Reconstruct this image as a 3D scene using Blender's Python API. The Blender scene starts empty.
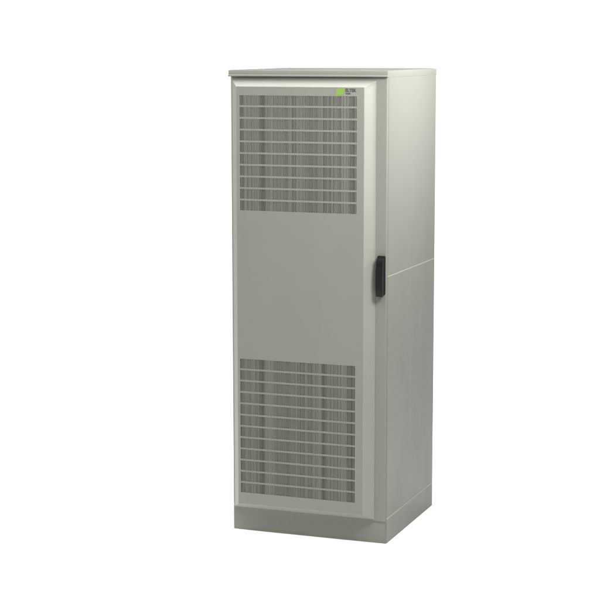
import bpy, bmesh, math, random
from mathutils import Vector, Matrix
C = bpy.context.scene.collection
S = bpy.context.scene
random.seed(7)

# ------------------------------------------------------------ materials
def mat(name, col, rough=0.4, spec=0.5, noise=0.0, bump=0.0, bscale=900, metal=0.0, coat=0.0):
    m = bpy.data.materials.new(name); m.use_nodes = True
    n = m.node_tree.nodes; l = m.node_tree.links
    b = n['Principled BSDF']
    b.inputs['Base Color'].default_value = (*col, 1)
    b.inputs['Roughness'].default_value = rough
    b.inputs['Specular IOR Level'].default_value = spec
    b.inputs['Metallic'].default_value = metal
    b.inputs['Coat Weight'].default_value = coat
    tc = n.new('ShaderNodeTexCoord')
    if noise:
        t = n.new('ShaderNodeTexNoise'); t.inputs['Scale'].default_value = 5.0
        t.inputs['Detail'].default_value = 8; t.inputs['Roughness'].default_value = .62
        mp = n.new('ShaderNodeMapping'); mp.inputs['Scale'].default_value = (1.6, 1.6, .8)
        l.new(tc.outputs['Object'], mp.inputs['Vector']); l.new(mp.outputs[0], t.inputs['Vector'])
        r = n.new('ShaderNodeMapRange'); r.inputs['From Min'].default_value = .3; r.inputs['From Max'].default_value = .7
        r.inputs['To Min'].default_value = 1 - noise; r.inputs['To Max'].default_value = 1 + noise
        l.new(t.outputs['Fac'], r.inputs['Value'])
        mx = n.new('ShaderNodeVectorMath'); mx.operation = 'SCALE'; mx.inputs[0].default_value = col
        l.new(r.outputs[0], mx.inputs['Scale']); l.new(mx.outputs[0], b.inputs['Base Color'])
        r2 = n.new('ShaderNodeMapRange'); r2.inputs['From Min'].default_value = .3; r2.inputs['From Max'].default_value = .7
        r2.inputs['To Min'].default_value = rough - .05; r2.inputs['To Max'].default_value = rough + .05
        l.new(t.outputs['Fac'], r2.inputs['Value']); l.new(r2.outputs[0], b.inputs['Roughness'])
    if bump:
        t2 = n.new('ShaderNodeTexNoise'); t2.inputs['Scale'].default_value = bscale; t2.inputs['Detail'].default_value = 2
        l.new(tc.outputs['Object'], t2.inputs['Vector'])
        bp = n.new('ShaderNodeBump'); bp.inputs['Strength'].default_value = bump; bp.inputs['Distance'].default_value = .0005
        l.new(t2.outputs['Fac'], bp.inputs['Height']); l.new(bp.outputs[0], b.inputs['Normal'])
    return m

PAINT_C = (.185, .1855, .160)
paint = mat('grey_powder_coat', PAINT_C, .42, .2, noise=.018, bump=.25)
grille_paint = mat('grille_powder_coat', PAINT_C, .8, .05, noise=.02)
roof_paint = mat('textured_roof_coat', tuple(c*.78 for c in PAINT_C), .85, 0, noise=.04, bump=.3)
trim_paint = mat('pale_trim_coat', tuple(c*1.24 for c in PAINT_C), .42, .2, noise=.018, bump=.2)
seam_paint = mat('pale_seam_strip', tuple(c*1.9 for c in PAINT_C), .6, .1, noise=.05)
black = mat('black_plastic', (.006, .006, .0055), .6, .15, noise=.02, bump=.2, bscale=500)
black_gloss = mat('black_lever_plastic', (.006, .006, .0055), .5, .2)
steel = mat('lock_steel', (.35, .35, .34), .35, .5, metal=1)
filt = mat('filter_mat', (.152, .152, .130), .95, 0, noise=.10)
ribm = mat('filter_rib_metal', (.085, .085, .072), .9, 0)
green = mat('green_print', (.150, .262, .055), .5, .2)
ink = mat('dark_print', (.045, .05, .038), .5, .4)
white = mat('white_paper', (.93, .93, .93), .95, .0, noise=.004)

# ------------------------------------------------------------ mesh helpers
def link(name, bm, m, parent=None, loc=None, smooth=False):
    bmesh.ops.recalc_face_normals(bm, faces=bm.faces)
    me = bpy.data.meshes.new(name); bm.to_mesh(me); bm.free()
    me.materials.append(m)
    if smooth:
        for p in me.polygons: p.use_smooth = True
    o = bpy.data.objects.new(name, me); C.objects.link(o)
    if parent: o.parent = parent
    if loc: o.location = loc
    return o
def box(bm, x0, x1, y0, y1, z0, z1, bev=0, seg=2, which=None):
    r = bmesh.ops.create_cube(bm, size=1, matrix=Matrix.Translation(((x0+x1)/2, (y0+y1)/2, (z0+z1)/2)) @ Matrix.Diagonal((x1-x0, y1-y0, z1-z0, 1)))
    if bev:
        es = set()
        for v in r['verts']: es.update(v.link_edges)
        if which: es = [e for e in es if which(e)]
        bmesh.ops.bevel(bm, geom=list(es), offset=bev, segments=seg, profile=.5, affect='EDGES', clamp_overlap=True)
def prism(bm, pts, axis, a0, a1):
    """extrude a 2-D outline along an axis: 'x' -> pts are (y,z), 'y' -> (x,z), 'z' -> (x,y)"""
    def P(p, a):
        return {'x': (a, p[0], p[1]), 'y': (p[0], a, p[1]), 'z': (p[0], p[1], a)}[axis]
    A = [bm.verts.new(P(p, a0)) for p in pts]; B = [bm.verts.new(P(p, a1)) for p in pts]
    n = len(pts)
    bm.faces.new(A); bm.faces.new(B[::-1])
    for i in range(n): bm.faces.new((A[i], A[(i+1) % n], B[(i+1) % n], B[i]))

W, D, H = .70, .6906, 1.9825
cab = bpy.data.objects.new('equipment_cabinet', None); C.objects.link(cab)
cab['label'] = 'tall grey metal outdoor equipment cabinet with two slotted vents, black door handle and green logo'
cab['category'] = 'cabinet'

# ------------------------------------------------------------ carcass (body shell)
ZB, ZT = .096, 1.957
bm = bmesh.new()
vert = lambda e: abs(e.verts[0].co.z - e.verts[1].co.z) > 1
box(bm, -W+.004, -.0008, 0, D-.003, ZB, ZT, .0085, 4, vert)
body = link('body_shell', bm, paint, cab)
# mark bevels smooth
def shade(o, ang=40):
    me = o.data
    for p in me.polygons: p.use_smooth = True
    me.set_sharp_from_angle(angle=math.radians(ang))
shade(body)

# flush side panels, with a flat strip of paler colour along each seam
def side_panel(z0, z1, x0, x1, is_lower):
    bm = bmesh.new()
    y0, y1 = .0100, D-.004
    c = .0022
    c = .0004
    pts = [(x0, z0), (x1-c, z0), (x1, z0+c), (x1, z1-c), (x1-c, z1), (x0, z1)]
    prism(bm, pts, 'y', y0, y1)
    o = link('side_panel', bm, paint, cab)
    return o
side_panel(1.1400, ZT-.002, -.002, .0005, False)
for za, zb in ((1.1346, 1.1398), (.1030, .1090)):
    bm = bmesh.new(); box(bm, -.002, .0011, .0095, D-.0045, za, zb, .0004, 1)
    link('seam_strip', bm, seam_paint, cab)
side_panel(.1092, 1.1344, -.002, .0005, True)
bm = bmesh.new(); box(bm, -W+.0005, -W+.005, .0125, D-.004, .1085, ZT-.001, .001, 1)
link('side_panel', bm, paint, cab)
bm = bmesh.new(); box(bm, -W+.02, -.02, D-.004, D, .1085, ZT-.001, .001, 1)
link('rear_panel', bm, paint, cab)

# plinth
bm = bmesh.new()
px0, px1, py0, py1 = -W+.003, .0008, .004, D-.001
ring = lambda dx, z: [bm.verts.new(v) for v in ((px0, py0, z), (px1+dx, py0, z), (px1+dx, py1, z), (px0, py1, z))]
levels = [ring(0, 0), ring(0, .1028)]
for a, b in zip(levels, levels[1:]):
    for i in range(4): bm.faces.new((a[i], a[(i+1) % 4], b[(i+1) % 4], b[i]))
bm.faces.new(levels[0][::-1]); bm.faces.new(levels[-1])
pe = [e for e in bm.edges if abs(e.verts[0].co.z - e.verts[1].co.z) > .05]
bmesh.ops.bevel(bm, geom=pe, offset=.004, segments=3, affect='EDGES')
# keep only up to just under the body at the front: body bottom sits on it
pl = link('plinth', bm, paint, cab); shade(pl, 25)

# roof cap with rolled lower bead on the fascia
bm = bmesh.new()
rx0, rx1, ry0, ry1 = -W-.001, .0006, -.010, D
z0 = 1.9552
prof = [(0.0, z0), (-.0045, z0+.0015), (-.0050, z0+.0055), (-.0010, z0+.0085), (0.0, z0+.0090), (0.0, H-.004), (.0012, H-.0012), (.004, H)]
# profile offset is measured inward from the cap outline; front uses the bead, the other three sides stay plain
lv = []
for dx, z in prof:
    s = max(dx, 0); f = dx
    lv.append([bm.verts.new(v) for v in ((rx0+s, ry0+f, z), (rx1-s, ry0+f, z), (rx1-s, ry1-s, z), (rx0+s, ry1-s, z))])
for a, b in zip(lv, lv[1:]):
    for i in range(4): bm.faces.new((a[i], a[(i+1) % 4], b[(i+1) % 4], b[i]))
bm.faces.new(lv[0][::-1])
bm.faces.new(lv[-1])
roof = link('roof', bm, paint, cab); shade(roof, 30)
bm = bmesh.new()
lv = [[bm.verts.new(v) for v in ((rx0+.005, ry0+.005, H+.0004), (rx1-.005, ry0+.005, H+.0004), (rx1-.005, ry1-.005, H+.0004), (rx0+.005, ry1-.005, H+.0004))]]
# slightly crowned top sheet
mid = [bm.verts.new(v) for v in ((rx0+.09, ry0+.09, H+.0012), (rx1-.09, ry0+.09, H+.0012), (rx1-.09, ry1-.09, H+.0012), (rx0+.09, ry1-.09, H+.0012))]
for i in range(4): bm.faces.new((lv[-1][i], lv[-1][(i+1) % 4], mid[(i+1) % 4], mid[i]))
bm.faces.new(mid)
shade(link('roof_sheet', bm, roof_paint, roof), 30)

# ------------------------------------------------------------ door
E = .045                                # how far the pan door stands proud
OX0, OX1, OZ0, OZ1 = -.6872, -.0500, .1025, 1.9415     # foot of the pan on the body
IX0, IX1, IZ0, IZ1 = -.6530, -.0870, .1275, 1.9155     # flat face
V = [(-.6370, -.1185, 1.3975, 1.8785, 10), (-.6410, -.1225, .1790, .7630, 12)]
T = .0025
bm = bmesh.new()
R_ = lambda x0, x1, z0, z1, y: [bm.verts.new(v) for v in ((x0, y, z0), (x1, y, z0), (x1, y, z1), (x0, y, z1))]
o0 = R_(OX0, OX1, OZ0, OZ1, .0)
o1 = R_(OX0, OX1, OZ0, OZ1, -.003)
o2 = R_(IX0, IX1, IZ0, IZ1, -E)
o3 = R_(IX0+.002, IX1-.002, IZ0+.002, IZ1-.002, -E)
for a, b in ((o0, o1), (o1, o2), (o2, o3)):
    for i in range(4): bm.faces.new((a[i], a[(i+1) % 4], b[(i+1) % 4], b[i]))
for f in bm.faces:
    f.normal_update()
    if f.normal.y > 0 or (abs(f.normal.y) < 1e-6 and (f.calc_center_median() - Vector((-.37, 0, 1.0))).dot(f.normal) < 0): f.normal_flip()
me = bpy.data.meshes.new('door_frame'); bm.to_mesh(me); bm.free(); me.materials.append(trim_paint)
frame_me = me
bm = bmesh.new()
IX0 += .002; IX1 -= .002; IZ0 += .002; IZ1 -= .002
# flat face with two openings
zz = sorted({IZ0, IZ1, V[1][2], V[1][3], V[0][2], V[0][3]})
for i in range(len(zz)-1):
    z_0, z_1 = zz[i], zz[i+1]; zm = (z_0+z_1)/2
    op = next((v for v in V if v[2] < zm < v[3]), None)
    spans = [(IX0, IX1)] if not op else [(IX0, op[0]), (op[1], IX1)]
    for a, b in spans:
        bm.faces.new((bm.verts.new((a, -E, z_0)), bm.verts.new((b, -E, z_0)), bm.verts.new((b, -E, z_1)), bm.verts.new((a, -E, z_1))))
bmesh.ops.remove_doubles(bm, verts=bm.verts, dist=1e-6)
for f in bm.faces:
    pass
me = bpy.data.meshes.new('door_leaf'); bm.normal_update()
# consistent outward normals: the face looks towards -Y
for f in bm.faces:
    if f.normal.y > 0 or (abs(f.normal.y) < 1e-6 and (f.calc_center_median() - Vector((-.37, 0, 1.0))).dot(f.normal) < 0): f.normal_flip()
bm.to_mesh(me); bm.free(); me.materials.append(paint)
door = bpy.data.objects.new('door_leaf', me); C.objects.link(door); door.parent = cab
dfr = bpy.data.objects.new('door_frame', frame_me); C.objects.link(dfr); dfr.parent = door
bv = dfr.modifiers.new('soft_edges', 'BEVEL'); bv.width = .0018; bv.segments = 3; bv.limit_method = 'ANGLE'; bv.angle_limit = math.radians(25); bv.harden_normals = True
for p in me.polygons: p.use_smooth = True
for m_ in (me, frame_me):
    for p in m_.polygons: p.use_smooth = True
    m_.set_sharp_from_angle(angle=math.radians(30))

# vents: slotted sheet set into the openings, filter mat and ribs behind
BANDS = (.018, .20, .47, .735, .975)
def vent(x0, x1, z0, z1, rows, seed):
    rnd = random.Random(seed)
    n = 84
    ph1, ph2 = rnd.uniform(0, 6), rnd.uniform(0, 6)
    pitch = (x1-x0)/n
    slots = []
    for i in range(n):
        u = (i+.5)/n
        near = min(abs(u-b) for b in BANDS)
        w = pitch*(.57 + rnd.uniform(-.17, .17) + .06*math.sin(u*31+ph1) + .05*math.sin(u*57+ph2) + (.14 if near < .018 else (.06 if near < .035 else 0)))
        w = min(w, pitch*.88); c = x0 + (i+.5)*pitch
        slots.append((max(c-w/2, x0+.0004), min(c+w/2, x1-.0004)))
    bar = .0078
    ph = (z1-z0+bar)/rows
    bm = bmesh.new()
    y0, y1 = -E, -E+T
    q = lambda *p: bm.faces.new([bm.verts.new(v) for v in p])
    def solid(a, b, c, d): q((a, y0, c), (b, y0, c), (b, y0, d), (a, y0, d))
    zprev = z0
    for r in range(rows):
        ra = z0 + r*ph; rb = min(ra + ph - bar, z1)
        if r: solid(x0, x1, zprev, ra)
        xp = x0
        for a, b in slots:
            solid(xp, a, ra, rb); xp = b
            q((a, y0, ra), (a, y1, ra), (a, y1, rb), (a, y0, rb)); q((b, y0, ra), (b, y0, rb), (b, y1, rb), (b, y1, ra))
            q((a, y0, ra), (b, y0, ra), (b, y1, ra), (a, y1, ra)); q((a, y0, rb), (a, y1, rb), (b, y1, rb), (b, y0, rb))
        solid(xp, x1, ra, rb)
        zprev = rb
    bm.normal_update()
    me = bpy.data.meshes.new('vent_grille')
    bm.to_mesh(me); bm.free(); me.materials.append(grille_paint)
    g = bpy.data.objects.new('vent_grille', me); C.objects.link(g); g.parent = door
    bm = bmesh.new()
    box(bm, x0-.004, x1+.004, -E+.0052, -E+.02, z0-.004, z1+.004)
    link('filter_mat', bm, filt, g)
    for u in BANDS:
        bm = bmesh.new(); xc = x0+u*(x1-x0); hw = .0075
        box(bm, max(xc-hw, x0-.003), min(xc+hw, x1+.003), -E+.0032, -E+.0050, z0-.003, z1+.003)
        link('filter_rib', bm, ribm, g)
    return g
vent(*V[0], 3); vent(*V[1], 11)

# printed emblem and lettering on the door, thin raised print
bm = bmesh.new()
yl = -E-.0006
lx0, lx1, lz0, lz1 = -.2130, -.1740, 1.8812, 1.9135
pts = []
def arc(cx, cz, r, a0, a1, n=6):
    return [(cx+r*math.cos(math.radians(a0+(a1-a0)*i/n)), cz+r*math.sin(math.radians(a0+(a1-a0)*i/n))) for i in range(n+1)]
# slanted leaf: rounded upper-left and lower-right corners, pointed others
pts += arc(lx1-.012, lz0+.012, .010, -80, -5)
pts += [(lx1, lz1)]
pts += arc(lx0+.019, lz1-.014, .0135, 95, 165)
pts += [(lx0, lz0)]
prism(bm, pts, 'y', yl, -E+.0002)
link('logo_mark', bm, green, door)

def text(s, x, z, h, name, bold=.0):
    cu = bpy.data.curves.new(name, 'FONT'); cu.body = s; cu.size = h/.7; cu.extrude = .0003; cu.offset = bold
    cu.resolution_u = 4
    t = bpy.data.objects.new('tmp', cu); C.objects.link(t)
    bpy.context.view_layer.update()
    me = bpy.data.meshes.new_from_object(t.evaluated_get(bpy.context.evaluated_depsgraph_get()))
    bpy.data.objects.remove(t)
    w = max(v.co.x for v in me.vertices) - min(v.co.x for v in me.vertices)
    me.materials.clear(); me.materials.append(ink)
    o = bpy.data.objects.new(name, me); C.objects.link(o); o.parent = door
    o.rotation_euler = (math.radians(90), 0, 0); o.location = (x, -E-.0004, z)
    return o, w
o, w = text('ELTEK', -.1690, 1.8965, .0125, 'logo_lettering', .0006)
o.scale.x = .0470/w
o, w = text('VALERE', -.1685, 1.8865, .0060, 'logo_lettering', .0002)
o.scale.x = .0220/w

# ------------------------------------------------------------ swing handle
hx0, hx1, hz0, hz1 = -.0395, -.0065, 1.058, 1.2245
bm = bmesh.new()
box(bm, hx0, hx1, -.014, 0.001, hz0+.004, hz1, .004, 3)
hb = link('door_handle', bm, black, cab); shade(hb)
bm = bmesh.new()
yz = [(-.012, 1.2195), (-.026, 1.2165), (-.033, 1.200), (-.036, 1.160), (-.037, 1.100), (-.036, 1.0600), (-.033, 1.0570), (-.012, 1.0570)]
prism(bm, yz, 'x', hx0+.0015, hx1-.003)
bmesh.ops.bevel(bm, geom=list(bm.edges), offset=.003, segments=2, affect='EDGES', clamp_overlap=True)
lvr = link('lever', bm, black_gloss, hb); shade(lvr, 50)
bm = bmesh.new()
bmesh.ops.create_cone(bm, cap_ends=True, segments=24, radius1=.0068, radius2=.0068, depth=.003,
    matrix=Matrix.Translation(((hx0+hx1)/2-.001, -.0345, 1.196)) @ Matrix.Rotation(math.radians(90), 4, 'X') @ Matrix.Rotation(0, 4, 'X'))
shade(link('lock_cap', bm, black, hb))

# ------------------------------------------------------------ white studio sweep
bm = bmesh.new()
prof = [(-9, 0), (2.4, 0)]
Rr = 2.2
for i in range(1, 25):
    a = math.radians(90*i/24); prof.append((2.4+Rr*math.sin(a), Rr-Rr*math.cos(a)))
prof.append((2.4+Rr, 7.0))
L = [[bm.verts.new((x, y, z)) for y, z in prof] for x in (-9, 9)]
for i in range(len(prof)-1): bm.faces.new((L[0][i], L[1][i], L[1][i+1], L[0][i+1]))
bd = link('backdrop', bm, white, None, smooth=True); bd['kind'] = 'structure'

# ------------------------------------------------------------ lamps
def area(name, loc, target, sx, sy, power, col=(1, 1, 1), spread=180):
    d = bpy.data.lights.new(name, 'AREA'); d.shape = 'RECTANGLE'; d.size = sx; d.size_y = sy; d.energy = power; d.color = col
    d.spread = math.radians(spread)
    o = bpy.data.objects.new(name, d); C.objects.link(o); o.location = loc
    o.rotation_euler = (Vector(target)-Vector(loc)).to_track_quat('-Z', 'Y').to_euler()
    return o
LAMPS = [
 ('overhead_softbox', (0, .3, 5.2), (0, .3, 0), 4, 2, 144, 180),
 ('left_overhead_softbox', (-3.6, .5, 5), (-3.6, .5, 0), 2.5, 3, 290, 180),
 ('sweep_light', (0, 1.4, 3.4), (0, 4.4, 1.0), 7, .8, 8, 130),
 ('front_table_light', (-.3, -1.6, 4.5), (-.3, -1.2, 0), 4, 1.5, 30, 70),
 ('key_softbox', (1.3, -1.1, 2.6), (-.05, 0, 1.8), .7, .7, 74, 180),
 ('side_spot', (2.4, .6, 3.2), (0, .35, 2.1), .6, .6, 9.5, 35),
 ('front_spot', (-.3, -2.5, 4.0), (-.35, 0, 2.0), 1, 1, 7, 60),
 ('left_fill', (-3, -.8, 2.2), (-.65, 0, 1.2), 1, 1.5, 32, 180),
]
for a in LAMPS: area(*a[:6], spread=a[6])

w = bpy.data.worlds.new('World'); S.world = w; w.use_nodes = True
bg = w.node_tree.nodes['Background']; bg.inputs[0].default_value = (1, 1, .99, 1); bg.inputs[1].default_value = .02

# ------------------------------------------------------------ camera
cx, cy, cz, yaw, pit, roll, f = 2.23154948, -6.92752282, 2.08893894, .361129681, .143109054, -.00130137764, 1775.30158
F = Vector((-math.sin(yaw)*math.cos(pit), math.cos(yaw)*math.cos(pit), -math.sin(pit)))
Rv = Vector((math.cos(yaw), math.sin(yaw), 0)); U = Rv.cross(F)
R2 = math.cos(roll)*Rv + math.sin(roll)*U; U2 = -math.sin(roll)*Rv + math.cos(roll)*U
cd = bpy.data.cameras.new('Camera'); cam = bpy.data.objects.new('Camera', cd); C.objects.link(cam)
cam.matrix_world = Matrix(((R2.x, U2.x, -F.x, cx), (R2.y, U2.y, -F.y, cy), (R2.z, U2.z, -F.z, cz), (0, 0, 0, 1)))
cd.sensor_width = 36; cd.lens = 36*f/600; cd.clip_end = 200
S.camera = cam
S.render.resolution_x = S.render.resolution_y = 1024
S.view_settings.view_transform = 'Standard'; S.view_settings.look = 'None'; S.view_settings.gamma = 1
S.view_settings.exposure = 0
